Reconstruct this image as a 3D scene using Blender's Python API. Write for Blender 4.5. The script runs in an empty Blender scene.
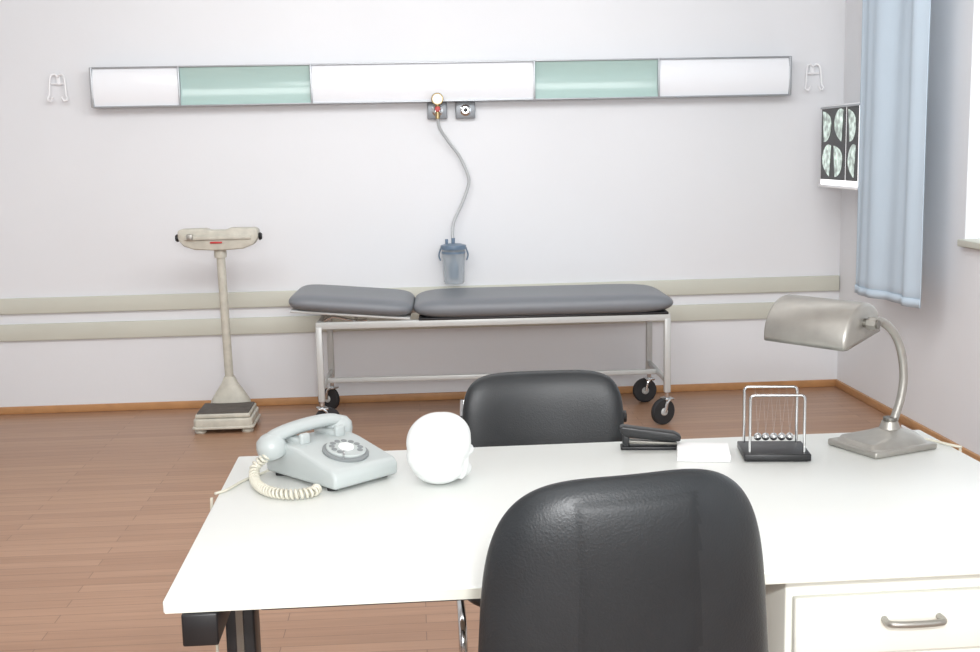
import bpy, bmesh, math, random
from mathutils import Vector, Matrix
random.seed(3)
S=bpy.context.scene
# ------------------------------------------------------------------ materials
def lin(c):
    c=c/255.0
    return c/12.92 if c<=0.04045 else ((c+0.055)/1.055)**2.4
def rgb(r,g,b): return (lin(r),lin(g),lin(b),1)
def mat(name,col,rough=0.5,metal=0.0,bump=0.0,bscale=200,var=0.0,vscale=4,emit=None,estr=0,coat=0,spec=None):
    m=bpy.data.materials.new(name); m.use_nodes=True
    nt=m.node_tree; b=nt.nodes['Principled BSDF']
    b.inputs['Base Color'].default_value=col
    b.inputs['Roughness'].default_value=rough
    b.inputs['Metallic'].default_value=metal
    if coat: b.inputs['Coat Weight'].default_value=coat
    if spec is not None: b.inputs['Specular IOR Level'].default_value=spec
    if emit:
        b.inputs['Emission Color'].default_value=emit; b.inputs['Emission Strength'].default_value=estr
    geo=nt.nodes.new('ShaderNodeNewGeometry')
    if bump:
        n=nt.nodes.new('ShaderNodeTexNoise'); n.inputs['Scale'].default_value=bscale; n.inputs['Detail'].default_value=3
        nt.links.new(geo.outputs['Position'],n.inputs['Vector'])
        bp=nt.nodes.new('ShaderNodeBump'); bp.inputs['Strength'].default_value=bump; bp.inputs['Distance'].default_value=0.002
        nt.links.new(n.outputs['Fac'],bp.inputs['Height']); nt.links.new(bp.outputs['Normal'],b.inputs['Normal'])
    if var:
        n=nt.nodes.new('ShaderNodeTexNoise'); n.inputs['Scale'].default_value=vscale; n.inputs['Detail'].default_value=5
        nt.links.new(geo.outputs['Position'],n.inputs['Vector'])
        mr=nt.nodes.new('ShaderNodeMapRange'); mr.inputs['From Min'].default_value=0.3; mr.inputs['From Max'].default_value=0.7
        mr.inputs['To Min'].default_value=1-var; mr.inputs['To Max'].default_value=1
        nt.links.new(n.outputs['Fac'],mr.inputs['Value'])
        mx=nt.nodes.new('ShaderNodeVectorMath'); mx.operation='SCALE'
        mx.inputs[0].default_value=col[:3]; nt.links.new(mr.outputs['Result'],mx.inputs['Scale'])
        nt.links.new(mx.outputs['Vector'],b.inputs['Base Color'])
        if emit:
            mx2=nt.nodes.new('ShaderNodeVectorMath'); mx2.operation='SCALE'
            mx2.inputs[0].default_value=emit[:3]; nt.links.new(mr.outputs['Result'],mx2.inputs['Scale'])
            nt.links.new(mx2.outputs['Vector'],b.inputs['Emission Color'])
    return m
def clear_mat(name,col,fac):
    m=bpy.data.materials.new(name); m.use_nodes=True
    nt=m.node_tree; b=nt.nodes['Principled BSDF']; out=nt.nodes['Material Output']
    b.inputs['Base Color'].default_value=col; b.inputs['Roughness'].default_value=0.12
    t=nt.nodes.new('ShaderNodeBsdfTransparent'); mx=nt.nodes.new('ShaderNodeMixShader'); mx.inputs[0].default_value=fac
    nt.links.new(t.outputs[0],mx.inputs[1]); nt.links.new(b.outputs[0],mx.inputs[2]); nt.links.new(mx.outputs[0],out.inputs['Surface'])
    return m
M={}
M['wall']=mat('wall_paint',rgb(229,231,234),0.42,bump=0.12,bscale=60,var=0.025,vscale=1.5)
M['wall_r']=mat('wall_paint_side',rgb(230,232,235),0.6,bump=0.12,bscale=60,var=0.025,vscale=1.5)
M['ceil']=mat('ceiling_paint',rgb(235,237,237),0.8,var=0.02)
M['rail']=mat('wall_rail_beige',rgb(206,207,195),0.5,var=0.03)
M['base']=mat('baseboard_wood',rgb(196,146,98),0.45,var=0.2,vscale=12)
M['desk']=mat('desk_laminate',rgb(233,236,232),0.35,bump=0.03,bscale=300,var=0.015)
M['deskedge']=mat('desk_edge',rgb(222,223,212),0.45)
M['cab']=mat('cabinet_white',rgb(231,232,223),0.45,var=0.02)
M['blackm']=mat('black_metal',rgb(28,28,30),0.4)
M['leather']=mat('black_leather',rgb(38,42,45),0.42,bump=0.22,bscale=300,var=0.2,vscale=14)
M['leather2']=mat('black_leather_panel',rgb(30,34,37),0.5,bump=0.22,bscale=300,var=0.15,vscale=14)
M['plastic_blk']=mat('black_plastic',rgb(30,31,33),0.38)
M['chrome']=mat('chrome',rgb(205,207,208),0.16,1.0)
M['steel']=mat('brushed_steel',rgb(172,170,164),0.42,0.75,bump=0.1,bscale=400,var=0.12,vscale=30)
M['steel_d']=mat('dark_steel',rgb(128,126,120),0.38,0.8)
M['vinyl']=mat('grey_vinyl',rgb(118,122,127),0.42,bump=0.12,bscale=300,var=0.04)
M['gframe']=mat('gurney_enamel',rgb(192,194,192),0.32,0.1,var=0.04)
M['rubber']=mat('black_rubber',rgb(40,40,42),0.7)
M['matgrey']=mat('worn_rubber_mat',rgb(96,90,84),0.7,var=0.35,vscale=30)
M['cream']=mat('scale_enamel',rgb(202,199,186),0.4,var=0.18,vscale=25)
M['phone']=mat('phone_plastic',rgb(184,191,190),0.3,bump=0.03)
M['phone_d']=mat('phone_grey',rgb(128,133,134),0.4)
M['cord']=mat('cord_cream',rgb(208,205,190),0.45)
M['bone']=mat('white_plaster',rgb(238,241,240),0.5,bump=0.05,bscale=80)
M['paper']=mat('paper_white',rgb(246,246,245),0.7)
M['curtain']=mat('curtain_cloth',rgb(190,206,219),0.85,bump=0.3,bscale=500,var=0.03)
M['white']=mat('white_plastic',rgb(240,241,243),0.3)
M['diff']=mat('panel_white',rgb(243,246,250),0.18)
M['green']=mat('panel_green_glass',rgb(180,207,202),0.15,var=0.05,vscale=3)
M['alu']=mat('aluminium_trim',rgb(176,180,184),0.35,0.6)
M['outlet']=mat('outlet_grey',rgb(150,155,160),0.4,0.4)
M['brass']=mat('brass',rgb(170,150,110),0.3,0.8)
M['red']=mat('red_paint',rgb(190,50,50),0.4)
M['hose']=mat('hose_grey',rgb(186,190,192),0.35)
M['jar']=clear_mat('clear_plastic',rgb(195,205,212),0.42)
M['bluegrey']=mat('blue_grey_plastic',rgb(105,125,145),0.35)
M['film']=mat('xray_film',rgb(8,10,10),0.25)
M['filmimg']=mat('xray_image',rgb(120,135,130),0.4,var=0.8,vscale=30,emit=rgb(208,222,214),estr=1.3)
M['lightw']=mat('viewer_diffuser',rgb(245,248,250),0.4,emit=(1,1,1,1),estr=1.2)
M['cableblue']=mat('blue_cable',rgb(60,110,170),0.5)
M['glass']=clear_mat('window_glass',rgb(240,245,250),0.06)

def floor_mat():
    m=bpy.data.materials.new('floor_planks'); m.use_nodes=True
    nt=m.node_tree; b=nt.nodes['Principled BSDF']; L=nt.links.new
    geo=nt.nodes.new('ShaderNodeNewGeometry')
    br=nt.nodes.new('ShaderNodeTexBrick'); br.offset=0.37; br.offset_frequency=2
    br.inputs['Scale'].default_value=1; br.inputs['Brick Width'].default_value=1.1; br.inputs['Row Height'].default_value=0.062
    br.inputs['Mortar Size'].default_value=0.0014; br.inputs['Mortar Smooth'].default_value=0.2; br.inputs['Bias'].default_value=0
    br.inputs['Color1'].default_value=rgb(172,134,107); br.inputs['Color2'].default_value=rgb(159,121,95); br.inputs['Mortar'].default_value=rgb(124,92,73)
    L(geo.outputs['Position'],br.inputs['Vector'])
    mp=nt.nodes.new('ShaderNodeMapping'); mp.inputs['Scale'].default_value=(3,60,1); L(geo.outputs['Position'],mp.inputs['Vector'])
    n=nt.nodes.new('ShaderNodeTexNoise'); n.inputs['Scale'].default_value=1; n.inputs['Detail'].default_value=6; L(mp.outputs[0],n.inputs['Vector'])
    mr=nt.nodes.new('ShaderNodeMapRange'); mr.inputs['From Min'].default_value=0.3; mr.inputs['From Max'].default_value=0.7
    mr.inputs['To Min'].default_value=0.88; mr.inputs['To Max'].default_value=1.07; L(n.outputs['Fac'],mr.inputs['Value'])
    sc=nt.nodes.new('ShaderNodeVectorMath'); sc.operation='SCALE'; L(br.outputs['Color'],sc.inputs[0]); L(mr.outputs[0],sc.inputs['Scale'])
    L(sc.outputs['Vector'],b.inputs['Base Color']); b.inputs['Roughness'].default_value=0.34
    b.inputs['Specular IOR Level'].default_value=0.45
    bp=nt.nodes.new('ShaderNodeBump'); bp.inputs['Strength'].default_value=0.15; bp.inputs['Distance'].default_value=0.001
    inv=nt.nodes.new('ShaderNodeMath'); inv.operation='SUBTRACT'; inv.inputs[0].default_value=1; L(br.outputs['Fac'],inv.inputs[1])
    L(inv.outputs[0],bp.inputs['Height']); L(bp.outputs['Normal'],b.inputs['Normal'])
    return m
M['floor']=floor_mat()

# ------------------------------------------------------------------ helpers
def root(name,loc=(0,0,0),rz=0):
    e=bpy.data.objects.new(name,None); e.empty_display_size=0.05
    S.collection.objects.link(e); e.location=loc; e.rotation_euler=(0,0,math.radians(rz)); return e
def recenter(r,c):
    c=Vector(c)
    for ch in r.children: ch.location=Vector(ch.location)-c
    r.location=c
def add(name,verts,faces,m,parent=None,smooth=True,loc=(0,0,0),rot=(0,0,0),angle=40):
    me=bpy.data.meshes.new(name); me.from_pydata([tuple(v) for v in verts],[],faces); me.update()
    bm=bmesh.new(); bm.from_mesh(me); bmesh.ops.recalc_face_normals(bm,faces=bm.faces); bm.to_mesh(me); bm.free()
    ob=bpy.data.objects.new(name,me); S.collection.objects.link(ob)
    me.materials.append(M[m] if isinstance(m,str) else m)
    if smooth:
        for p in me.polygons: p.use_smooth=True
        me.set_sharp_from_angle(angle=math.radians(angle))
    ob.location=loc; ob.rotation_euler=[math.radians(a) for a in rot]
    if parent: ob.parent=parent
    return ob
def box(name,c,s,m,parent=None,bev=0.0,seg=2,rot=(0,0,0)):
    x,y,z=[a/2 for a in s]
    bm=bmesh.new()
    vs=[bm.verts.new((i*x,j*y,k*z)) for i in(-1,1) for j in(-1,1) for k in(-1,1)]
    for f in((0,1,3,2),(4,6,7,5),(0,4,5,1),(2,3,7,6),(0,2,6,4),(1,5,7,3)): bm.faces.new([vs[i] for i in f])
    bmesh.ops.recalc_face_normals(bm,faces=bm.faces)
    if bev: bmesh.ops.bevel(bm,geom=list(bm.edges),offset=bev,segments=seg,profile=0.5,affect='EDGES')
    me=bpy.data.meshes.new(name); bm.to_mesh(me); bm.free()
    ob=bpy.data.objects.new(name,me); S.collection.objects.link(ob); me.materials.append(M[m])
    if bev:
        for p in me.polygons: p.use_smooth=True
        me.set_sharp_from_angle(angle=math.radians(50))
    ob.location=c; ob.rotation_euler=[math.radians(a) for a in rot]
    if parent: ob.parent=parent
    return ob
def catmull(pts,n=8):
    P=[Vector(p) for p in pts]; P=[2*P[0]-P[1]]+P+[2*P[-1]-P[-2]]; out=[]
    for i in range(1,len(P)-2):
        for k in range(n):
            t=k/n; a,b,c,d=P[i-1],P[i],P[i+1],P[i+2]
            out.append(0.5*((2*b)+(-a+c)*t+(2*a-5*b+4*c-d)*t*t+(-a+3*b-3*c+d)*t**3))
    out.append(P[-2]); return out
def sweep(name,pts,r,m,parent=None,seg=12,smooth_path=True,n=8,sx=1,sy=1,closed=False):
    P=catmull(pts,n) if smooth_path and len(pts)>2 else [Vector(p) for p in pts]
    N=len(P); rr=r if callable(r) else (lambda t:r)
    T=[]
    for i in range(N):
        if closed: T.append((P[(i+1)%N]-P[i-1]).normalized())
        else: T.append((P[min(i+1,N-1)]-P[max(i-1,0)]).normalized())
    up=Vector((0,0,1)) if abs(T[0].z)<0.9 else Vector((1,0,0))
    nrm=(up-T[0]*up.dot(T[0])).normalized(); V=[];F=[]
    for i in range(N):
        nrm=(nrm-T[i]*nrm.dot(T[i])).normalized(); bn=T[i].cross(nrm); q=rr(i/(N-1))
        for k in range(seg):
            a=2*math.pi*k/seg; V.append(P[i]+nrm*math.cos(a)*q*sx+bn*math.sin(a)*q*sy)
    for i in range(N if closed else N-1):
        j=(i+1)%N
        for k in range(seg): F.append((i*seg+k,i*seg+(k+1)%seg,j*seg+(k+1)%seg,j*seg+k))
    if not closed:
        F.append(tuple(range(seg))); F.append(tuple((N-1)*seg+k for k in range(seg)))
    return add(name,V,F,m,parent)
def rod(name,a,b,r,m,parent=None,seg=14): return sweep(name,[a,b],r,m,parent,seg,False)
def lathe(name,prof,m,parent=None,loc=(0,0,0),rot=(0,0,0),seg=32,sx=1,sy=1):
    V=[];F=[]
    for (r,z) in prof:
        for k in range(seg):
            a=2*math.pi*k/seg; V.append((max(r,1e-5)*math.cos(a)*sx,max(r,1e-5)*math.sin(a)*sy,z))
    for i in range(len(prof)-1):
        for k in range(seg): F.append((i*seg+k,i*seg+(k+1)%seg,(i+1)*seg+(k+1)%seg,(i+1)*seg+k))
    F.append(tuple(range(seg))); F.append(tuple((len(prof)-1)*seg+k for k in range(seg)))
    return add(name,V,F,m,parent,loc=loc,rot=rot)
def extrude(name,outline,d0,d1,m,parent=None,axis='y',bev=0.0,loc=(0,0,0),rot=(0,0,0),seg=3):
    bm=bmesh.new()
    f=(lambda p,d:(p[0],d,p[1])) if axis=='y' else ((lambda p,d:(d,p[0],p[1])) if axis=='x' else (lambda p,d:(p[0],p[1],d)))
    A=[bm.verts.new(f(p,d0)) for p in outline]; B=[bm.verts.new(f(p,d1)) for p in outline]
    bm.faces.new(A); bm.faces.new(B[::-1]); n=len(outline)
    for i in range(n): bm.faces.new((A[i],B[i],B[(i+1)%n],A[(i+1)%n]))
    bmesh.ops.recalc_face_normals(bm,faces=bm.faces)
    if bev: bmesh.ops.bevel(bm,geom=[e for e in bm.edges if e.calc_face_angle(0)>0.35],offset=bev,segments=seg,profile=0.5,affect='EDGES',clamp_overlap=True)
    me=bpy.data.meshes.new(name); bm.to_mesh(me); bm.free()
    ob=bpy.data.objects.new(name,me); S.collection.objects.link(ob); me.materials.append(M[m])
    for p in me.polygons: p.use_smooth=True
    me.set_sharp_from_angle(angle=math.radians(40))
    ob.location=loc; ob.rotation_euler=[math.radians(a) for a in rot]
    if parent: ob.parent=parent
    return ob
def pad(name,w,h,t,m,parent=None,n=4,taper=0.0,bow=0.0,loc=(0,0,0),rot=(0,0,0),panel=0,pm=None,res=48,vb=0.0,pn=5,ph=0.004):
    """upholstered pad standing in XZ, thickness along Y (front=-Y)."""
    V=[];F=[];idx={}
    for side in(-1,1):
        for j in range(res+1):
            tt=-math.cos(math.pi*j/res)
            for i in range(res+1):
                s=-math.cos(math.pi*i/res)
                ww=w/2*max(0,1-abs(tt)**n)**(1/n)*(1-taper*tt)
                x=s*ww; z=tt*h/2
                th=t/2*max(0,1-abs(s)**pn)**0.5*max(0,1-abs(tt)**(pn+1))**0.5
                y=side*th
                if panel and side==panel:
                    k=min(1,max(0,(0.2*w-abs(x))/0.008)); y+=side*ph*k*min(1,max(0,(0.92-abs(tt))/0.05))
                y+=bow*(x/(w/2))**2+vb*(tt**2)
                idx[(side,j,i)]=len(V); V.append((x,y,z))
        for j in range(res):
            for i in range(res):
                F.append((idx[(side,j,i)],idx[(side,j,i+1)],idx[(side,j+1,i+1)],idx[(side,j+1,i)]))
    me=bpy.data.meshes.new(name); me.from_pydata(V,[],F)
    bm=bmesh.new(); bm.from_mesh(me); bmesh.ops.remove_doubles(bm,verts=bm.verts,dist=1e-5)
    bmesh.ops.dissolve_degenerate(bm,edges=bm.edges,dist=1e-6)
    bmesh.ops.recalc_face_normals(bm,faces=bm.faces); bm.to_mesh(me); bm.free()
    ob=bpy.data.objects.new(name,me); S.collection.objects.link(ob); me.materials.append(M[m])
    if pm:
        me.materials.append(M[pm])
        for p in me.polygons:
            if abs(p.center.x)<0.2*w and p.center.y*panel>0 and abs(p.center.z)<0.45*h: p.material_index=1
    for p in me.polygons: p.use_smooth=True
    ob.location=loc; ob.rotation_euler=[math.radians(a) for a in rot]
    if parent: ob.parent=parent
    return ob

# ------------------------------------------------------------------ room shell
WY=6.42; RX=2.36; LX=-3.4; BY=-2.2; CH=2.9
box('floor',((LX+RX)/2,(BY+WY)/2,-0.05),(RX-LX+0.6,WY-BY+0.4,0.1),'floor')
box('ceiling',((LX+RX)/2,(BY+WY)/2,CH+0.05),(RX-LX+0.6,WY-BY+0.4,0.1),'ceil')
box('wall_back',((LX+RX)/2,WY+0.05,CH/2),(RX-LX+0.6,0.1,CH),'wall')
box('wall_left',(LX-0.05,(BY+WY)/2,CH/2),(0.1,WY-BY,CH),'wall')
box('wall_front',((LX+RX)/2,BY-0.05,CH/2),(RX-LX+0.6,0.1,CH),'wall')
wy0,wy1,wz0,wz1=2.7,4.93,0.93,2.5
def wallr():
    bm=bmesh.new()
    def bx(y0,y1,z0,z1):
        vs=[bm.verts.new((x,y,z)) for x in(RX,RX+0.28) for y in(y0,y1) for z in(z0,z1)]
        for f in((0,1,3,2),(4,6,7,5),(0,4,5,1),(2,3,7,6),(0,2,6,4),(1,5,7,3)): bm.faces.new([vs[i] for i in f])
    bx(BY,wy0,0,CH); bx(wy1,WY,0,CH); bx(wy0,wy1,0,wz0); bx(wy0,wy1,wz1,CH)
    bmesh.ops.recalc_face_normals(bm,faces=bm.faces)
    me=bpy.data.meshes.new('wall_right'); bm.to_mesh(me); bm.free(); ob=bpy.data.objects.new('wall_right',me)
    S.collection.objects.link(ob); me.materials.append(M['wall_r'])
wallr()
w=root('window_1',(RX+0.2,(wy0+wy1)/2,(wz0+wz1)/2))
ww,wh=wy1-wy0,wz1-wz0
for i,y in enumerate((-ww/2+0.03,0,ww/2-0.03)): box('mullion_%d'%i,(0,y,0),(0.05,0.06,wh),'white',w,0.004)
for i,z in enumerate((-wh/2+0.03,wh/2-0.03)): box('frame_rail_%d'%i,(0,0,z),(0.05,ww,0.06),'white',w,0.004)
box('glass_pane',(0,0,0),(0.006,ww-0.06,wh-0.06),'glass',w)
box('window_sill',(-0.13,0,-wh/2-0.005),(0.2,ww+0.02,0.03),'rail',w,0.004)
box('baseboard_back',((LX+RX)/2,WY-0.008,0.02),(RX-LX,0.016,0.04),'base',None,0.003)
box('baseboard_right',(RX-0.008,(BY+WY)/2,0.02),(0.016,WY-BY-0.04,0.04),'base',None,0.003)
box('baseboard_left',(LX+0.008,(BY+WY)/2,0.02),(0.016,WY-BY-0.04,0.04),'base',None,0.003)
box('trim_1',((LX+RX)/2,WY-0.01,0.588),(RX-LX-0.01,0.02,0.085),'rail',None,0.004)
box('trim_2',((LX+RX)/2,WY-0.01,0.445),(RX-LX-0.01,0.02,0.09),'rail',None,0.004)

# ------------------------------------------------------------------ bedhead wall panel
def panel():
    r=root('wall_supply_panel',(0.2,WY,1.722)); H=0.205; x0,x1=-1.84,1.83
    def prof(kind):
        pts=[]
        for k in range(13):
            t=-1+2*k/12
            if kind=='w': y=-0.085-0.018*(1-t*t)
            else: y=-0.09+0.02*(1-t*t)
            pts.append((y,t*(H/2-0.006)))
        return pts
    xs=[-1.84,-1.395,-0.715,0.455,1.12,1.83]; kinds='wgwgw'
    for i in range(5):
        p=prof(kinds[i]); out=[(-0.001,-H/2+0.006)]+p+[(-0.001,H/2-0.006)]
        extrude('panel_section_%d'%i,out,xs[i]+0.004,xs[i+1]-0.004,'diff' if kinds[i]=='w' else 'green',r,axis='x')
    for z,nm in((H/2-0.003,'trim_top'),(-H/2+0.003,'trim_bottom')): box(nm,(0,-0.05,z),(x1-x0,0.1,0.008),'alu',r,0.002)
    for i,x in enumerate(xs): box('divider_%d'%i,(x,-0.053,0),(0.009 if 0<i<5 else 0.013,0.105,H),'alu',r,0.002)
panel()
def outlet(name,x):
    r=root(name,(x,WY,1.575))
    box('plate',(0,-0.02,0),(0.105,0.04,0.088),'outlet',r,0.005)
    lathe('socket_ring',[(0.0,0),(0.03,0),(0.03,0.012),(0.02,0.016),(0.018,0.01),(0,0.01)],'chrome',r,loc=(0,-0.04,0.0),rot=(90,0,0))
    lathe('socket_core',[(0,0),(0.012,0),(0.012,0.014),(0,0.016)],'blackm',r,loc=(0,-0.045,0),rot=(90,0,0))
    return r
outlet('gas_outlet',0.29); outlet('gas_outlet',0.14)
r=root('suction_unit',(0,0,0))
lathe('regulator_body',[(0,0),(0.018,0),(0.02,0.01),(0.014,0.02),(0.014,0.05),(0,0.05)],'chrome',r,loc=(0.14,WY-0.062,1.575),rot=(90,0,0))
rod('regulator_stem',(0.14,WY-0.11,1.53),(0.14,WY-0.11,1.63),0.012,'brass',r)
lathe('gauge',[(0,0),(0.03,0),(0.032,0.006),(0.032,0.022),(0.028,0.026),(0,0.024)],'brass',r,loc=(0.14,WY-0.107,1.632),rot=(90,0,0))
lathe('gauge_face',[(0,0),(0.025,0),(0,0.002)],'white',r,loc=(0.14,WY-0.133,1.632),rot=(90,0,0))
lathe('control_knob',[(0,0),(0.013,0),(0.015,0.012),(0.011,0.018),(0,0.018)],'red',r,loc=(0.14,WY-0.118,1.58),rot=(90,0,0))
sweep('hose',[(0.14,WY-0.11,1.53),(0.15,WY-0.09,1.48),(0.195,WY-0.06,1.41),(0.25,WY-0.04,1.335),(0.292,WY-0.04,1.24),(0.297,WY-0.04,1.18),(0.26,WY-0.045,1.08),(0.215,WY-0.06,0.99),(0.203,WY-0.09,0.93),(0.203,WY-0.1,0.88)],0.0085,'hose',r,10)
jc=(0.205,WY-0.1,0)
lathe('jar_glass',[(0.0,0.655),(0.05,0.655),(0.056,0.665),(0.062,0.84),(0.0,0.842)],'jar',r,loc=jc)
lathe('jar_lid',[(0,0.84),(0.068,0.84),(0.07,0.848),(0.068,0.862),(0.04,0.87),(0,0.872)],'bluegrey',r,loc=jc)
lathe('jar_ring',[(0.058,0.818),(0.064,0.818),(0.064,0.828),(0.058,0.828)],'bluegrey',r,loc=jc)
rod('jar_float_tube',(jc[0],jc[1],0.71),(jc[0],jc[1],0.84),0.012,'bluegrey',r)
lathe('jar_float',[(0,0.68),(0.024,0.682),(0.028,0.75),(0.02,0.765),(0,0.77)],'bluegrey',r,loc=jc)
rod('port_1',(jc[0]-0.035,jc[1],0.86),(jc[0]-0.035,jc[1],0.895),0.008,'bluegrey',r)
rod('port_2',(jc[0],jc[1],0.86),(jc[0],jc[1],0.90),0.01,'bluegrey',r)
box('jar_bracket',(jc[0],WY-0.021,0.83),(0.06,0.04,0.05),'outlet',r,0.004)
sweep('handle_left',[(jc[0]-0.066,jc[1],0.85),(jc[0]-0.078,jc[1],0.81),(jc[0]-0.07,jc[1],0.78)],0.004,'bluegrey',r,8)
sweep('handle_right',[(jc[0]+0.066,jc[1],0.85),(jc[0]+0.078,jc[1],0.81),(jc[0]+0.07,jc[1],0.78)],0.004,'bluegrey',r,8)
recenter(r,(0.2,WY-0.08,1.1))
for x,z in((-1.83,1.73),(2.18,1.717)):
    h=root('wall_hook',(x,WY,z))
    box('hook_plate',(0,-0.006,0.035),(0.024,0.012,0.05),'white',h,0.004)
    for s in(-1,1):
        sweep('hook_arm_%d'%s,[(0,-0.02,0.055),(s*0.016,-0.025,0.067),(s*0.034,-0.03,0.055),(s*0.04,-0.035,0.01),(s*0.043,-0.04,-0.035),(s*0.05,-0.05,-0.062),(s*0.034,-0.055,-0.07),(s*0.022,-0.055,-0.05)],0.0052,'white',h,10)
    box('hook_bridge',(0,-0.014,0.02),(0.075,0.01,0.01),'white',h,0.003)

# ------------------------------------------------------------------ examination couch
def castor(p,x,y,ang,i):
    a=math.radians(ang); dx,dy=math.cos(a)*0.025,math.sin(a)*0.025
    rod('castor_stem_%d'%i,(x,y,0.125),(x,y,0.165),0.012,'chrome',p)
    c=Vector((x+dx,y+dy,0.065)); ax=Vector((-math.sin(a),math.cos(a),0))
    lathe('wheel_tyre_%d'%i,[(0.042,-0.014),(0.06,-0.014),(0.065,-0.009),(0.065,0.009),(0.06,0.014),(0.042,0.014)],'rubber',p,loc=c,rot=(90,0,ang))
    lathe('wheel_hub_%d'%i,[(0.0,-0.02),(0.015,-0.02),(0.02,-0.014),(0.046,-0.012),(0.046,0.012),(0.02,0.014),(0.015,0.02),(0,0.02)],'gframe',p,loc=c,rot=(90,0,ang))
    for s in(-1,1):
        o=ax*0.022*s
        sweep('fork_%d_%d'%(i,s),[Vector((x,y,0.125))+o,Vector((x+dx*0.6,y+dy*0.6,0.11))+o,c+o],0.008,'chrome',p,8)
    box('fork_top_%d'%i,(x,y,0.127),(0.05,0.055,0.012),'chrome',p,0.003,rot=(0,0,ang))
def couch():
    g=root('examination_couch',(0.38,5.95,0),-1.5)
    X0,X1,Y0,Y1=-0.85,0.85,-0.27,0.25
    for y,nm in((Y0,'front'),(Y1,'back')): box('top_rail_'+nm,(0,y,0.535),(X1-X0+0.03,0.025,0.035),'gframe',g,0.004)
    for x in(X0,X1): box('top_cross_%.1f'%x,(x,(Y0+Y1)/2,0.535),(0.025,Y1-Y0,0.035),'gframe',g,0.004)
    i=0
    for x in(X0,X1):
        for y in(Y0,Y1):
            box('leg_%d'%i,(x,y,0.345),(0.032,0.032,0.37),'gframe',g,0.005); castor(g,x,y,[20,150,205,190][i],i); i+=1
        box('low_cross_%.1f'%x,(x,(Y0+Y1)/2,0.215),(0.02,Y1-Y0,0.025),'gframe',g,0.004)
    box('low_rail',(0,-0.01,0.215),(X1-X0,0.02,0.025),'gframe',g,0.004)
    pad('mattress_main',1.285,0.6,0.095,'vinyl',g,n=9,loc=(0.25,-0.01,0.601),rot=(90,0,0),pn=10)
    pad('mattress_head',0.61,0.6,0.085,'vinyl',g,n=8,loc=(-0.695,-0.01,0.627),rot=(90,5,0),pn=8)
    box('mattress_board',(0.245,-0.01,0.556),(1.22,0.55,0.012),'blackm',g,0.003)
    box('head_board',(-0.695,-0.01,0.585),(0.58,0.54,0.012),'gframe',g,0.003,rot=(0,5,0))
    for y in(-0.2,0.2):
        sweep('ratchet_%.1f'%y,[(-0.83,y,0.55),(-0.78,y,0.568),(-0.68,y,0.545),(-0.62,y,0.55)],0.007,'chrome',g,8)
    rod('ratchet_bar',(-0.68,-0.25,0.548),(-0.68,0.25,0.548),0.008,'chrome',g)
couch()

# ------------------------------------------------------------------ weighing scale
def wscale():
    r=root('weighing_scale',(-0.975,5.94,0))
    out=[(-0.145,-0.15),(-0.13,-0.165),(0.13,-0.165),(0.145,-0.15),(0.145,0.1),(0.1,0.17),(-0.1,0.17),(-0.145,0.1)]
    extrude('base_casting',out,0.03,0.075,'cream',r,axis='z',bev=0.008)
    extrude('base_lip',[(x*1.05,y*1.03) for x,y in out],0.022,0.036,'cream',r,axis='z',bev=0.005)
    for i,(x,y) in enumerate(((-0.115,-0.13),(0.115,-0.13),(-0.1,0.12),(0.1,0.12))):
        lathe('foot_%d'%i,[(0,0),(0.026,0),(0.03,0.008),(0.024,0.02),(0.03,0.032),(0,0.032)],'cream',r,loc=(x,y,0),seg=20)
    box('platform',(0,-0.03,0.087),(0.27,0.25,0.022),'cream',r,0.006)
    box('rubber_mat',(0,-0.03,0.101),(0.255,0.235,0.008),'matgrey',r,0.003)
    V=[];F=[];lv=[(0.105,0.05,0.07),(0.1,0.048,0.11),(0.07,0.04,0.16),(0.042,0.03,0.2),(0.027,0.024,0.235)]
    for(a,b,z) in lv:
        for k in range(24):
            t=2*math.pi*k/24; c,s=math.cos(t),math.sin(t)
            V.append((a*abs(c)**0.6*(1 if c>0 else -1),0.12+b*abs(s)**0.6*(1 if s>0 else -1),z))
    for i in range(len(lv)-1):
        for k in range(24): F.append((i*24+k,i*24+(k+1)%24,(i+1)*24+(k+1)%24,(i+1)*24+k))
    F.append(tuple(range(24)));F.append(tuple(96+k for k in range(24)))
    add('column_boot',V,F,'cream',r)
    rod('column',(0,0.12,0.2),(-0.012,0.12,0.9),0.022,'cream',r,20)
    lathe('column_collar',[(0,0.85),(0.03,0.85),(0.032,0.865),(0.03,0.9),(0,0.9)],'cream',r,loc=(-0.012,0.12,0))
    hd=[(-0.2,0.99),(-0.2,0.95),(-0.175,0.915),(-0.12,0.895),(-0.03,0.89),(0.03,0.89),(0.12,0.895),(0.175,0.915),(0.2,0.95),(0.2,0.99),(0.185,1.0),(0.06,1.002),(0.04,0.992),(-0.04,0.992),(-0.06,1.002),(-0.185,1.0)]
    extrude('beam_housing',hd,0.07,0.15,'cream',r,bev=0.008,loc=(-0.012,0,0))
    box('beam_bar',(-0.012,0.064,0.955),(0.33,0.01,0.02),'cream',r,0.002)
    box('reading_window',(-0.022,0.066,0.93),(0.06,0.01,0.009),'red',r,0.002)
    box('poise_weight',(-0.15,0.06,0.96),(0.03,0.02,0.03),'steel',r,0.004)
    for s in(-1,1):
        rod('knob_stem_%d'%s,(s*0.195-0.012,0.1,0.955),(s*0.215-0.012,0.1,0.955),0.008,'blackm',r)
        lathe('knob_%d'%s,[(0,0),(0.018,0),(0.02,0.008),(0.014,0.016),(0,0.016)],'blackm',r,loc=(s*0.2-0.012,0.1,0.955),rot=(0,90*s,0),seg=18)
wscale()

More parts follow.
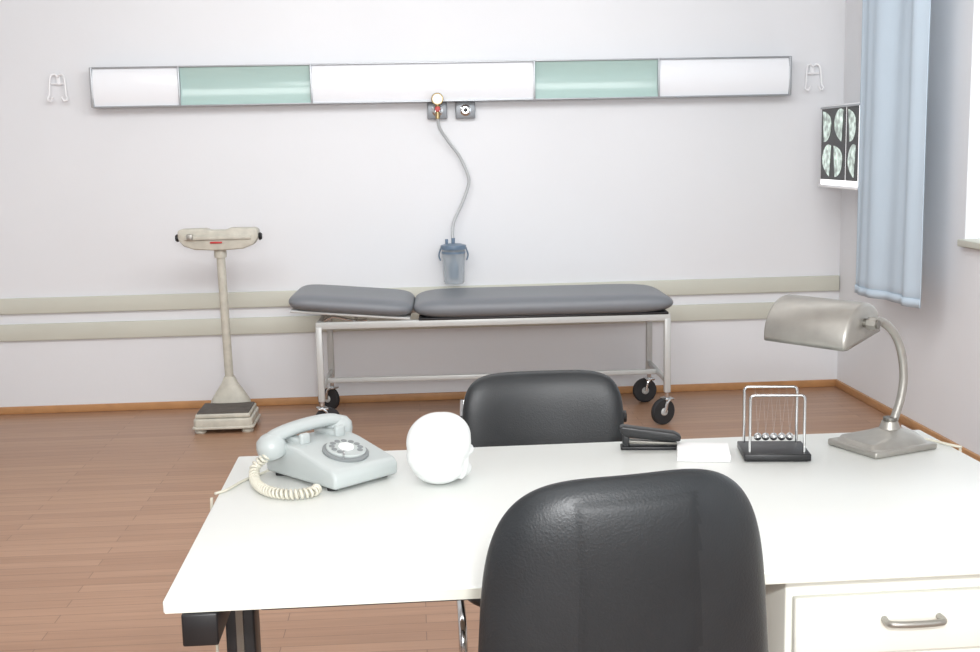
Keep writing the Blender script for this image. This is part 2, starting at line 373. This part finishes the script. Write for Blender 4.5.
# ------------------------------------------------------------------ x-ray viewer
def viewer():
    r=root('xray_viewer',(2.165,5.925,1.342))
    box('housing',(0.07,0,0),(0.135,0.55,0.425),'white',r,0.008)
    box('wall_bracket',(0.165,0,0),(0.055,0.4,0.25),'alu',r,0.003)
    box('diffuser',(-0.001,0,0),(0.004,0.53,0.395),'lightw',r)
    for i,(y,w) in enumerate(((0.085,0.35),(-0.18,0.16))):
        box('film_sheet_%d'%i,(-0.004,y,0.014),(0.002,w,0.365),'film',r)
    k=0
    for z in(0.104,-0.074):
        for y,a0 in((0.175,1),(0.008,1),(-0.18,0.8)):
            V=[(0,0,0)];N=28; sg=1 if k%2 else -1
            for a in range(N+1):
                t=math.pi*a/N-math.pi/2; V.append((0,sg*math.cos(t)*0.118*a0,math.sin(t)*0.08*(1+0.12*sg*math.sin(t*2))))
            F=[(0,i,i+1) for i in range(1,N+1)]
            add('film_image_%d'%k,V,F,'filmimg',r,smooth=False,loc=(-0.0065,y-sg*0.055*a0,z),rot=(sg*8,0,0)); k+=1
    box('film_clip',(-0.006,0,0.2),(0.012,0.53,0.01),'alu',r,0.002)
    box('film_shelf',(-0.008,0,-0.203),(0.018,0.55,0.014),'white',r,0.003)
viewer()

# ------------------------------------------------------------------ curtain
def curtain():
    r=root('curtain',(2.165,5.30,0))
    V=[];F=[];NU=160;NZ=24;y0,y1=-0.30,0.33;z0,z1=0.635,2.36
    for j in range(NZ+1):
        v=j/NZ; z=z0+(z1-z0)*v
        for i in range(NU+1):
            u=i/NU; y=y0+(y1-y0)*u
            x=0.045-0.078*u-0.022*math.sin(u*11+0.35*math.sin(v*3))*(0.7+0.3*v)+0.006*math.sin(u*27+v*1.5)
            V.append((x,y+0.01*math.sin(u*11+1.2),z))
    for j in range(NZ):
        for i in range(NU): a=j*(NU+1)+i; F.append((a,a+1,a+NU+2,a+NU+1))
    ob=add('cloth',V,F,'curtain',r,angle=180)
    md=ob.modifiers.new('s','SOLIDIFY'); md.thickness=0.003
    V=[];F=[]
    for j,(z) in enumerate((0.633,0.672)):
        for i in range(NU+1):
            x,y,_=ob.data.vertices[i].co; V.append((x-0.003,y,z))
    for i in range(NU): F.append((i,i+1,NU+2+i,NU+1+i))
    h=add('hem',V,F,'curtain',r,angle=180); md=h.modifiers.new('s','SOLIDIFY'); md.thickness=0.004
    rod('curtain_rail',(0.0,-2.7,2.4),(0.0,0.9,2.4),0.014,'white',r)
    for i in range(9):
        y=-0.27+i*0.074; sweep('ring_%d'%i,[(0.0+0.02*math.cos(a*math.pi/6),y,2.395+0.03*math.sin(a*math.pi/6)) for a in range(12)],0.002,'white',r,6,False,closed=True)
    for y in(-2.6,0.85): box('rail_bracket_%.1f'%y,(0.097,y,2.4),(0.19,0.02,0.02),'white',r)
curtain()

# ------------------------------------------------------------------ desk
DZ=0.75; DX0,DX1,DY0,DY1=-0.370,1.072,1.594,2.387
def desk():
    ox,oy=(DX0+DX1)/2,(DY0+DY1)/2+0.007
    r=root('office_desk',(ox,oy,0),0.7); W=DX1-DX0; D=DY1-DY0
    box('desk_top',(0,0,DZ-0.0095),(W,D,0.019),'desk',r,0.003)
    box('edge_band_front',(0,-D/2,DZ-0.0105),(W-0.006,0.003,0.015),'deskedge',r)
    for s in(-1,1):
        x=s*(W/2-0.05)
        box('support_arm_%d'%s,(x,-0.01,DZ-0.019-0.024),(0.05,D-0.01,0.048),'blackm',r,0.003)
        box('post_%d'%s,(x,0.0,0.36),(0.05,0.07,0.66),'blackm',r,0.004)
        box('post_rib_%d'%s,(x,-0.037,0.36),(0.012,0.006,0.64),'steel_d',r)
        box('foot_bar_%d'%s,(x,0,0.02),(0.055,D-0.1,0.04),'blackm',r,0.006)
    box('stretcher',(0,0.02,0.6),(W-0.16,0.03,0.06),'blackm',r,0.004)
    cx=0.73-ox; cy=1.955-oy+0.01
    box('pedestal_body',(cx,cy,0.4),(0.4,0.64,0.635),'cab',r,0.003)
    box('pedestal_plinth',(cx,cy+0.01,0.04),(0.37,0.58,0.08),'blackm',r)
    for i,(z,h) in enumerate(((0.65,0.092),(0.51,0.15),(0.3,0.26))):
        box('drawer_front_%d'%i,(cx,cy-0.328,z),(0.38,0.016,h),'cab',r,0.004)
        zz=z+0.008; hx=cx-0.012
        sweep('drawer_handle_%d'%i,[(hx-0.042,cy-0.335,zz),(hx-0.042,cy-0.352,zz-0.001),(hx-0.03,cy-0.36,zz),(hx,cy-0.362,zz),(hx+0.03,cy-0.36,zz),(hx+0.042,cy-0.352,zz-0.001),(hx+0.042,cy-0.335,zz)],0.0052,'steel',r,10)
    sweep('cable_drop_left',[(-0.380-ox,2.107-oy,DZ-0.002),(-0.383-ox,2.105-oy,DZ-0.1),(-0.388-ox,2.12-oy,DZ-0.4),(-0.393-ox,2.15-oy,0.005)],0.0028,'cord',r,8)
    sweep('cable_drop_right',[(1.084-ox,2.235-oy,DZ-0.002),(1.086-ox,2.23-oy,DZ-0.1),(1.09-ox,2.26-oy,0.3),(1.1-ox,2.4-oy,0.005)],0.0028,'cord',r,8)
desk()

# ------------------------------------------------------------------ chairs
def task_chair():
    c=root('office_chair',(0.260,1.40,0),7)
    pad('backrest',0.386,0.46,0.075,'leather',c,n=3.9,taper=0.085,bow=0.035,loc=(0,0,0.734),rot=(3,-1.5,0),panel=-1,pm='leather2',res=80,pn=5,ph=0.003)
    pad('seat',0.46,0.44,0.08,'leather',c,n=4,loc=(0,0.27,0.45),rot=(90,0,0))
    sweep('back_support',[(0,0.25,0.39),(0,0.06,0.39),(0,-0.035,0.45),(0,-0.04,0.6)],0.02,'plastic_blk',c,12,sx=0.5,sy=1.4)
    lathe('gas_lift',[(0,0.09),(0.03,0.09),(0.03,0.25),(0.018,0.25),(0.018,0.4),(0,0.4)],'plastic_blk',c,loc=(0,0.25,0))
    box('mechanism',(0,0.25,0.39),(0.14,0.2,0.04),'plastic_blk',c,0.006)
    for i in range(5):
        a=math.radians(90+72*i); ex,ey=math.cos(a)*0.26,0.25+math.sin(a)*0.26
        sweep('base_arm_%d'%i,[(0,0.25,0.11),(ex*0.5,0.25+(ey-0.25)*0.5,0.105),(ex,ey,0.075)],lambda t:0.026-0.008*t,'plastic_blk',c,10)
        lathe('caster_%d'%i,[(0,-0.02),(0.022,-0.02),(0.026,-0.012),(0.026,0.012),(0.022,0.02),(0,0.02)],'plastic_blk',c,loc=(ex,ey,0.0265),rot=(90,0,72*i+40),seg=20)
        rod('caster_pin_%d'%i,(ex,ey,0.03),(ex,ey,0.075),0.007,'steel',c,8)
task_chair()
def visitor_chair():
    c=root('visitor_chair',(0.289,2.72,0),0)
    pad('backrest',0.382,0.40,0.06,'leather',c,n=5.2,taper=0.0,bow=-0.03,loc=(0,0.0,0.642),rot=(-6,0,0),res=56,pn=6)
    pad('seat',0.43,0.42,0.06,'leather',c,n=4.5,loc=(0,-0.22,0.44),rot=(90,0,0))
    for s in(-1,1):
        x=s*0.215
        sweep('side_frame_%d'%s,[(x*0.85,0.05,0.77),(x*0.89,0.035,0.68),(x,0.01,0.56),(x,-0.02,0.45),(x,-0.04,0.425),(x,-0.2,0.41),(x,-0.38,0.41),(x,-0.43,0.38),(x,-0.44,0.3),(x,-0.44,0.08),(x,-0.42,0.025),(x,-0.36,0.0125),(x,0.0,0.0125),(x,0.04,0.0125)],0.009,'chrome',c,12)
        lathe('back_screw_%d'%s,[(0,0),(0.016,0),(0.014,0.014),(0,0.015)],'plastic_blk',c,loc=(s*0.184,-0.01,0.73),rot=(0,90*s,0),seg=16)
    rod('floor_cross',(-0.215,0.04,0.0125),(0.215,0.04,0.0125),0.009,'chrome',c)
    rod('seat_cross',(-0.215,-0.1,0.405),(0.215,-0.1,0.405),0.009,'chrome',c)
visitor_chair()

# ------------------------------------------------------------------ telephone
def phone():
    PX,PY,PR=-0.173,2.212,-48
    p=root('rotary_telephone',(PX,PY,DZ),PR)
    prof=[(-0.106,0.006),(0.108,0.006),(0.11,0.03),(0.1,0.04),(0.0,0.064),(-0.025,0.068),(-0.088,0.068),(-0.107,0.05)]
    extrude('body',prof,-0.076,0.076,'phone',p,bev=0.007,seg=3)
    for i,(x,y) in enumerate(((-0.08,-0.06),(-0.08,0.06),(0.08,-0.06),(0.08,0.06))): lathe('foot_%d'%i,[(0,0),(0.01,0),(0.01,0.007),(0,0.007)],'rubber',p,loc=(x,y,0),seg=12)
    sl=math.degrees(math.atan2(0.024,0.1)); d=root('dial',(0.046,0,0.0532)); d.parent=p; d.rotation_euler=(0,math.radians(sl),0)
    lathe('dial_ring',[(0,0),(0.044,0),(0.044,0.004),(0.041,0.006),(0,0.006)],'phone_d',d,seg=48)
    lathe('dial_wheel',[(0,0.006),(0.037,0.006),(0.038,0.009),(0.036,0.011),(0,0.0115)],'phone',d,seg=48)
    lathe('dial_centre',[(0,0.011),(0.015,0.011),(0.014,0.014),(0,0.0145)],'paper',d,seg=32)
    for k in range(10):
        a=math.radians(35+k*29); lathe('finger_hole_%d'%k,[(0,0),(0.0056,0),(0.0056,0.0012),(0,0.0012)],'phone_d',d,loc=(0.027*math.cos(a),0.027*math.sin(a),0.0108),seg=16)
    sweep('finger_stop',[(0.03,-0.03,0.006),(0.03,-0.03,0.016),(0.02,-0.022,0.016)],0.0018,'chrome',d,8)
    for s in(-1,1):
        box('cradle_%d'%s,(-0.058,s*0.042,0.07),(0.07,0.022,0.014),'phone',p,0.004)
        box('cradle_horn_%d'%s,(-0.024,s*0.042,0.076),(0.012,0.022,0.022),'phone',p,0.004)
    # handset; near end leans down towards the desk side like in the picture
    hs=root('handset',(-0.064,-0.006,0.0)); hs.parent=p; hs.rotation_euler=(math.radians(3),0,0)
    sweep('handset_grip',[(0,-0.086,0.076),(0,-0.072,0.085),(0,-0.045,0.090),(0,0,0.092),(0,0.045,0.090),(0,0.072,0.085),(0,0.086,0.076)],0.0145,'phone',hs,16,sx=0.85,sy=1.4)
    for s in(-1,1):
        lathe('handset_cup_%d'%s,[(0,-0.030),(0.024,-0.029),(0.0285,-0.022),(0.0285,-0.008),(0.025,0.004),(0.015,0.012),(0,0.014)],'phone',hs,loc=(0,s*0.083,0.079),rot=(s*-14,0,0),seg=28)
    inv=Matrix.Rotation(math.radians(-PR),4,'Z')@Matrix.Translation((-PX,-PY,-DZ))
    C=lambda L:[inv@Vector(q) for q in L]
    P=catmull([(-0.288,2.182,DZ+0.052),(-0.312,2.185,DZ+0.03),(-0.310,2.155,DZ+0.0115),(-0.288,2.1,DZ+0.0105),(-0.258,2.067,DZ+0.0105),(-0.225,2.057,DZ+0.0105),(-0.198,2.067,DZ+0.0105),(-0.19,2.09,DZ+0.0105)],60)
    T=32; N=len(P); pts=[]; L=[0]
    for i in range(1,N): L.append(L[-1]+(P[i]-P[i-1]).length)
    steps=T*14; nrm=Vector((1,0,0.3)).normalized(); j=0
    for k in range(steps+1):
        s=L[-1]*k/steps
        while j<N-2 and L[j+1]<s: j+=1
        f=(s-L[j])/max(1e-9,L[j+1]-L[j]); c=P[j].lerp(P[j+1],f); t=(P[j+1]-P[j]).normalized()
        nrm=(nrm-t*nrm.dot(t)).normalized(); b=t.cross(nrm); a=2*math.pi*T*k/steps
        pts.append(c+nrm*math.cos(a)*0.0075+b*math.sin(a)*0.0075)
    sweep('coiled_cord',C(pts),0.0028,'cord',p,7,False)
    sweep('line_cord',C([(-0.262,2.265,DZ+0.02),(-0.3,2.245,DZ+0.004),(-0.335,2.19,DZ+0.003),(-0.358,2.13,DZ+0.003),(-0.377,2.11,DZ+0.002)]),0.0026,'cord',p,8)
phone()

# ------------------------------------------------------------------ skull
def skull():
    bm=bmesh.new()
    def ell(c,s,rot=None):
        mt=Matrix.Translation(c)@(Matrix.Rotation(rot,4,'Y') if rot else Matrix.Identity(4))@Matrix.Diagonal((s[0],s[1],s[2],1))
        bmesh.ops.create_icosphere(bm,subdivisions=4,radius=1,matrix=mt)
    ell((-0.008,0,0.074),(0.062,0.057,0.055))
    ell((0.014,0,0.08),(0.044,0.049,0.045))
    ell((-0.022,0,0.052),(0.046,0.053,0.046))
    ell((-0.012,0,0.03),(0.044,0.048,0.034))
    ell((0.012,0,0.035),(0.034,0.044,0.034))
    ell((0.034,0,0.048),(0.025,0.037,0.036))
    ell((0.043,0,0.078),(0.014,0.038,0.010))
    for s in(-1,1):
        ell((0.034,s*0.034,0.053),(0.019,0.012,0.010))
        ell((0.014,s*0.046,0.053),(0.028,0.006,0.007))
        ell((0.008,s*0.038,0.032),(0.018,0.010,0.03),0.25)
        ell((0.024,s*0.030,0.017),(0.03,0.013,0.016),0.1)
    ell((0.042,0,0.015),(0.014,0.026,0.014))
    ell((0.043,0,0.031),(0.012,0.026,0.015))
    ell((0.053,0,0.066),(0.006,0.006,0.011),-0.3)
    me=bpy.data.meshes.new('tmp'); bm.to_mesh(me); bm.free()
    ob=bpy.data.objects.new('tmp',me); S.collection.objects.link(ob)
    md=ob.modifiers.new('r','REMESH'); md.mode='VOXEL'; md.voxel_size=0.0018
    sm=ob.modifiers.new('s','SMOOTH'); sm.iterations=26
    dg=bpy.context.evaluated_depsgraph_get(); dg.update()
    m2=bpy.data.meshes.new_from_object(ob.evaluated_get(dg)); bpy.data.objects.remove(ob)
    for v in m2.vertices:
        for (c,r_,dep) in((Vector((0.053,0.0185,0.066)),0.0155,0.012),(Vector((0.053,-0.0185,0.066)),0.0155,0.012),(Vector((0.056,0,0.05)),0.008,0.008)):
            dd=math.hypot(v.co.y-c.y,v.co.z-c.z)
            if dd<r_ and v.co.x>0.025: v.co.x-=dep*(1-(dd/r_)**3)
        if v.co.z<0.045 and v.co.z>0.018 and v.co.x>0.040:
            v.co.x-=0.0008*(0.5+0.5*math.cos(v.co.y*900))
            if abs(v.co.z-0.031)<0.002: v.co.x-=0.0015
    m2.materials.clear(); m2.materials.append(M['bone'])
    for p in m2.polygons: p.use_smooth=True
    s=root('skull_model',(0.037,2.142,DZ),62)
    o=bpy.data.objects.new('skull_bone',m2); S.collection.objects.link(o); o.parent=s
    mn=min(v.co.z for v in m2.vertices); o.location=(0,0,-mn); o.scale=(1.04,1.04,1.0)
skull()

# ------------------------------------------------------------------ small desk things
def stapler():
    r=root('stapler',(0.466,2.325,DZ),-8)
    box('base',(0,0,0.004),(0.118,0.03,0.007),'plastic_blk',r,0.002)
    extrude('magazine',[(-0.05,0.012),(0.055,0.010),(0.055,0.015),(-0.05,0.020)],-0.010,0.010,'steel_d',r,bev=0.001)
    extrude('top_lever',[(-0.058,0.034),(-0.05,0.026),(0.0,0.021),(0.045,0.016),(0.062,0.017),(0.064,0.028),(0.05,0.036),(0.02,0.04),(-0.02,0.045),(-0.055,0.05),(-0.062,0.046)],-0.013,0.013,'plastic_blk',r,bev=0.004)
    box('hinge_block',(-0.048,0,0.02),(0.014,0.024,0.03),'plastic_blk',r,0.002)
stapler()
def note():
    r=root('note_pad',(0.56,2.258,DZ),-12)
    for i in range(3): box('sheets_%d'%i,(0.0006*i,0.0004*i,0.0025+0.004*i),(0.102,0.105,0.004),'paper',r,0.0006)
note()
def cradle():
    r=root('newtons_cradle',(0.697,2.238,DZ),-8)
    box('base',(0,0,0.009),(0.128,0.108,0.014),'plastic_blk',r,0.002)
    box('base_foot',(0,0,0.002),(0.115,0.095,0.004),'rubber',r)
    w,h=0.052,0.130
    for s,nm in((-1,'front'),(1,'back')):
        y=s*0.042
        def arc(cx,cz,a0,a1): return [(cx+0.008*math.cos(math.radians(a)),y,cz+0.008*math.sin(math.radians(a))) for a in range(a0,a1,-15 if a1<a0 else 15)]
        pts=[(-w,y,0.014)]+[(-w,y,h-0.008)]+arc(-w+0.008,h-0.008,180,89)+arc(w-0.008,h-0.008,90,-1)+[(w,y,0.014)]
        sweep('frame_'+nm,pts,0.0027,'chrome',r,10,False)
    for k in range(5):
        x=(k-2)*0.0155
        lathe('ball_%d'%k,[(0.00775*math.sin(math.pi*i/12),-0.00775*math.cos(math.pi*i/12)) for i in range(13)],'chrome',r,loc=(x,0,0.038),seg=20)
        for s in(-1,1): rod('string_%d_%d'%(k,s),(x,0,0.0455),(x,s*0.042,h),0.00012,'hose',r,5)
cradle()
def lamp():
    r=root('desk_lamp',(0.93,2.27,DZ),0)
    b=root('lamp_base',(0.0,0.0,0),22); b.parent=r
    box('base_plate',(0,0,0.007),(0.162,0.138,0.014),'steel',b,0.004)
    V=[];F=[];lv=[(0.076,0.063,0.013),(0.07,0.056,0.022),(0.05,0.04,0.028),(0.022,0.02,0.037),(0.016,0.016,0.052)]
    for(a,c,z) in lv:
        for k in range(32):
            t=2*math.pi*k/32; q=0.35 if z<0.024 else (0.6 if z<0.03 else 1)
            V.append((a*abs(math.cos(t))**q*(1 if math.cos(t)>0 else -1)+(0.02 if z>0.024 else 0),c*abs(math.sin(t))**q*(1 if math.sin(t)>0 else -1),z))
    for i in range(len(lv)-1):
        for k in range(32): F.append((i*32+k,i*32+(k+1)%32,(i+1)*32+(k+1)%32,(i+1)*32+k))
    F.append(tuple(range(32)));F.append(tuple(128+k for k in range(32)))
    add('base_dome',V,F,'steel',b)
    sweep('arm',[(0.02,0.01,0.03),(0.03,0.01,0.06),(0.042,0.01,0.105),(0.045,0.01,0.15),(0.036,0.008,0.2),(0.018,0.004,0.235),(-0.002,-0.0,0.253),(-0.018,-0.005,0.259),(-0.035,-0.01,0.257)],0.0085,'steel',r,14)
    lathe('arm_collar',[(0,0),(0.014,0),(0.014,0.022),(0,0.022)],'steel_d',r,loc=(0.02,0.01,0.037))
    sh=root('shade',(-0.116,0.035,0.234),0); sh.parent=r
    sh.rotation_euler=(math.radians(8),math.radians(2),math.radians(-46))
    L=0.09; V=[];F=[];A=24
    R0,R1=0.08,0.064
    secs=[(-L,0.9),(-L+0.003,0.97),(-L+0.008,1.0),(L-0.008,1.0),(L-0.003,0.97),(L,0.9)]
    for x,k in secs:
        for i in range(A+1):
            t=math.radians(-6+192*i/A); V.append((x,R0*k*math.cos(t),R1*k*math.sin(t)*1.05))
    n=A+1
    for j in range(len(secs)-1):
        for i in range(A): F.append((j*n+i,j*n+i+1,(j+1)*n+i+1,(j+1)*n+i))
    F.append(tuple(range(n))); F.append(tuple((len(secs)-1)*n+i for i in range(n)))
    ob=add('shade_shell',V,F,'steel',sh); md=ob.modifiers.new('s','SOLIDIFY'); md.thickness=0.0018; md.offset=-1
    lathe('bulb',[(0,-0.05),(0.012,-0.048),(0.016,0),(0.012,0.04),(0,0.045)],'paper',sh,loc=(-0.005,0,0.02),rot=(0,90,0),seg=20)
    lathe('lamp_socket',[(0,0),(0.017,0),(0.017,0.045),(0,0.045)],'blackm',sh,loc=(0.04,0,0.02),rot=(0,90,0),seg=20)
    rod('pivot_tube',(L-0.01,0,0.03),(L+0.03,0,0.03),0.009,'steel_d',sh)
    lathe('pivot_knob',[(0,0),(0.012,0),(0.014,0.006),(0.012,0.018),(0,0.018)],'steel',sh,loc=(L+0.008,0,0.03),rot=(0,90,0),seg=8)
    sweep('power_cord',[(0.065,0.05,0.008),(0.09,0.05,0.004),(0.115,0.02,0.004),(0.135,-0.02,0.004),(0.150,-0.035,0.003)],0.0028,'cord',r,8)
lamp()
def cables():
    r=root('floor_cable',(0,0,0))
    sweep('cable_white',[(2.3,4.2,0.008),(2.1,4.35,0.008),(2.05,4.6,0.008),(2.18,4.85,0.008),(2.30,5.0,0.008),(2.31,5.4,0.008)],0.007,'white',r,8)
    sweep('cable_blue',[(2.3,3.9,0.008),(2.05,4.1,0.008),(2.0,4.4,0.008),(2.02,4.7,0.008),(2.2,4.8,0.01),(2.3,4.6,0.008)],0.007,'cableblue',r,8)
    box('power_strip',(2.2,4.5,0.02),(0.07,0.3,0.04),'white',r,0.006)
    recenter(r,(2.15,4.5,0))
cables()

# ------------------------------------------------------------------ lights
def area(name,loc,rot,size,power,col=(1,1,1)):
    l=bpy.data.lights.new(name,'AREA'); l.shape='RECTANGLE'; l.size=size[0]; l.size_y=size[1]; l.energy=power; l.color=col
    o=bpy.data.objects.new(name,l); S.collection.objects.link(o); o.location=loc; o.rotation_euler=[math.radians(a) for a in rot]; return o
area('back_wall_fill',(0.0,3.6,2.75),(42,0,0),(3.8,1.2),92,(0.98,0.99,1))  # added fill below the ceiling, tilted to brighten the back wall
area('ceiling_light_b',(-0.4,0.8,2.86),(0,0,0),(2.6,1.6),16,(0.98,0.99,1))
area('rear_fill',(0.0,-1.7,1.9),(86,0,-2),(2.8,1.3),98,(0.98,0.99,1))  # added soft frontal fill behind the camera, standing in for bounced light
area('camera_flash',(0.14,0.02,1.56),(90,0,-3.5),(0.12,0.08),24,(0.98,0.99,1))
W=bpy.data.worlds.new('sky_world'); S.world=W; W.use_nodes=True
W.node_tree.nodes['Background'].inputs[0].default_value=(0.88,0.94,1,1); W.node_tree.nodes['Background'].inputs[1].default_value=1.8
S.view_settings.view_transform='Standard'; S.view_settings.look='None'; S.view_settings.exposure=0

# ------------------------------------------------------------------ camera
th=math.radians(8.464); ps=math.radians(3.56); ro=math.radians(1.2)
Fw=Vector((math.sin(ps)*math.cos(th),math.cos(ps)*math.cos(th),-math.sin(th)))
Rt=Vector((math.cos(ps),-math.sin(ps),0)); Up=Rt.cross(Fw)
Xc=Rt*math.cos(ro)-Up*math.sin(ro); Yc=Rt*math.sin(ro)+Up*math.cos(ro); Zc=-Fw
cd=bpy.data.cameras.new('camera'); cam=bpy.data.objects.new('camera',cd); S.collection.objects.link(cam)
cam.matrix_world=Matrix(((Xc.x,Yc.x,Zc.x,0),(Xc.y,Yc.y,Zc.y,0),(Xc.z,Yc.z,Zc.z,1.36),(0,0,0,1)))
cd.sensor_width=36; cd.lens=36*1180/980; cd.clip_start=0.02
S.camera=cam
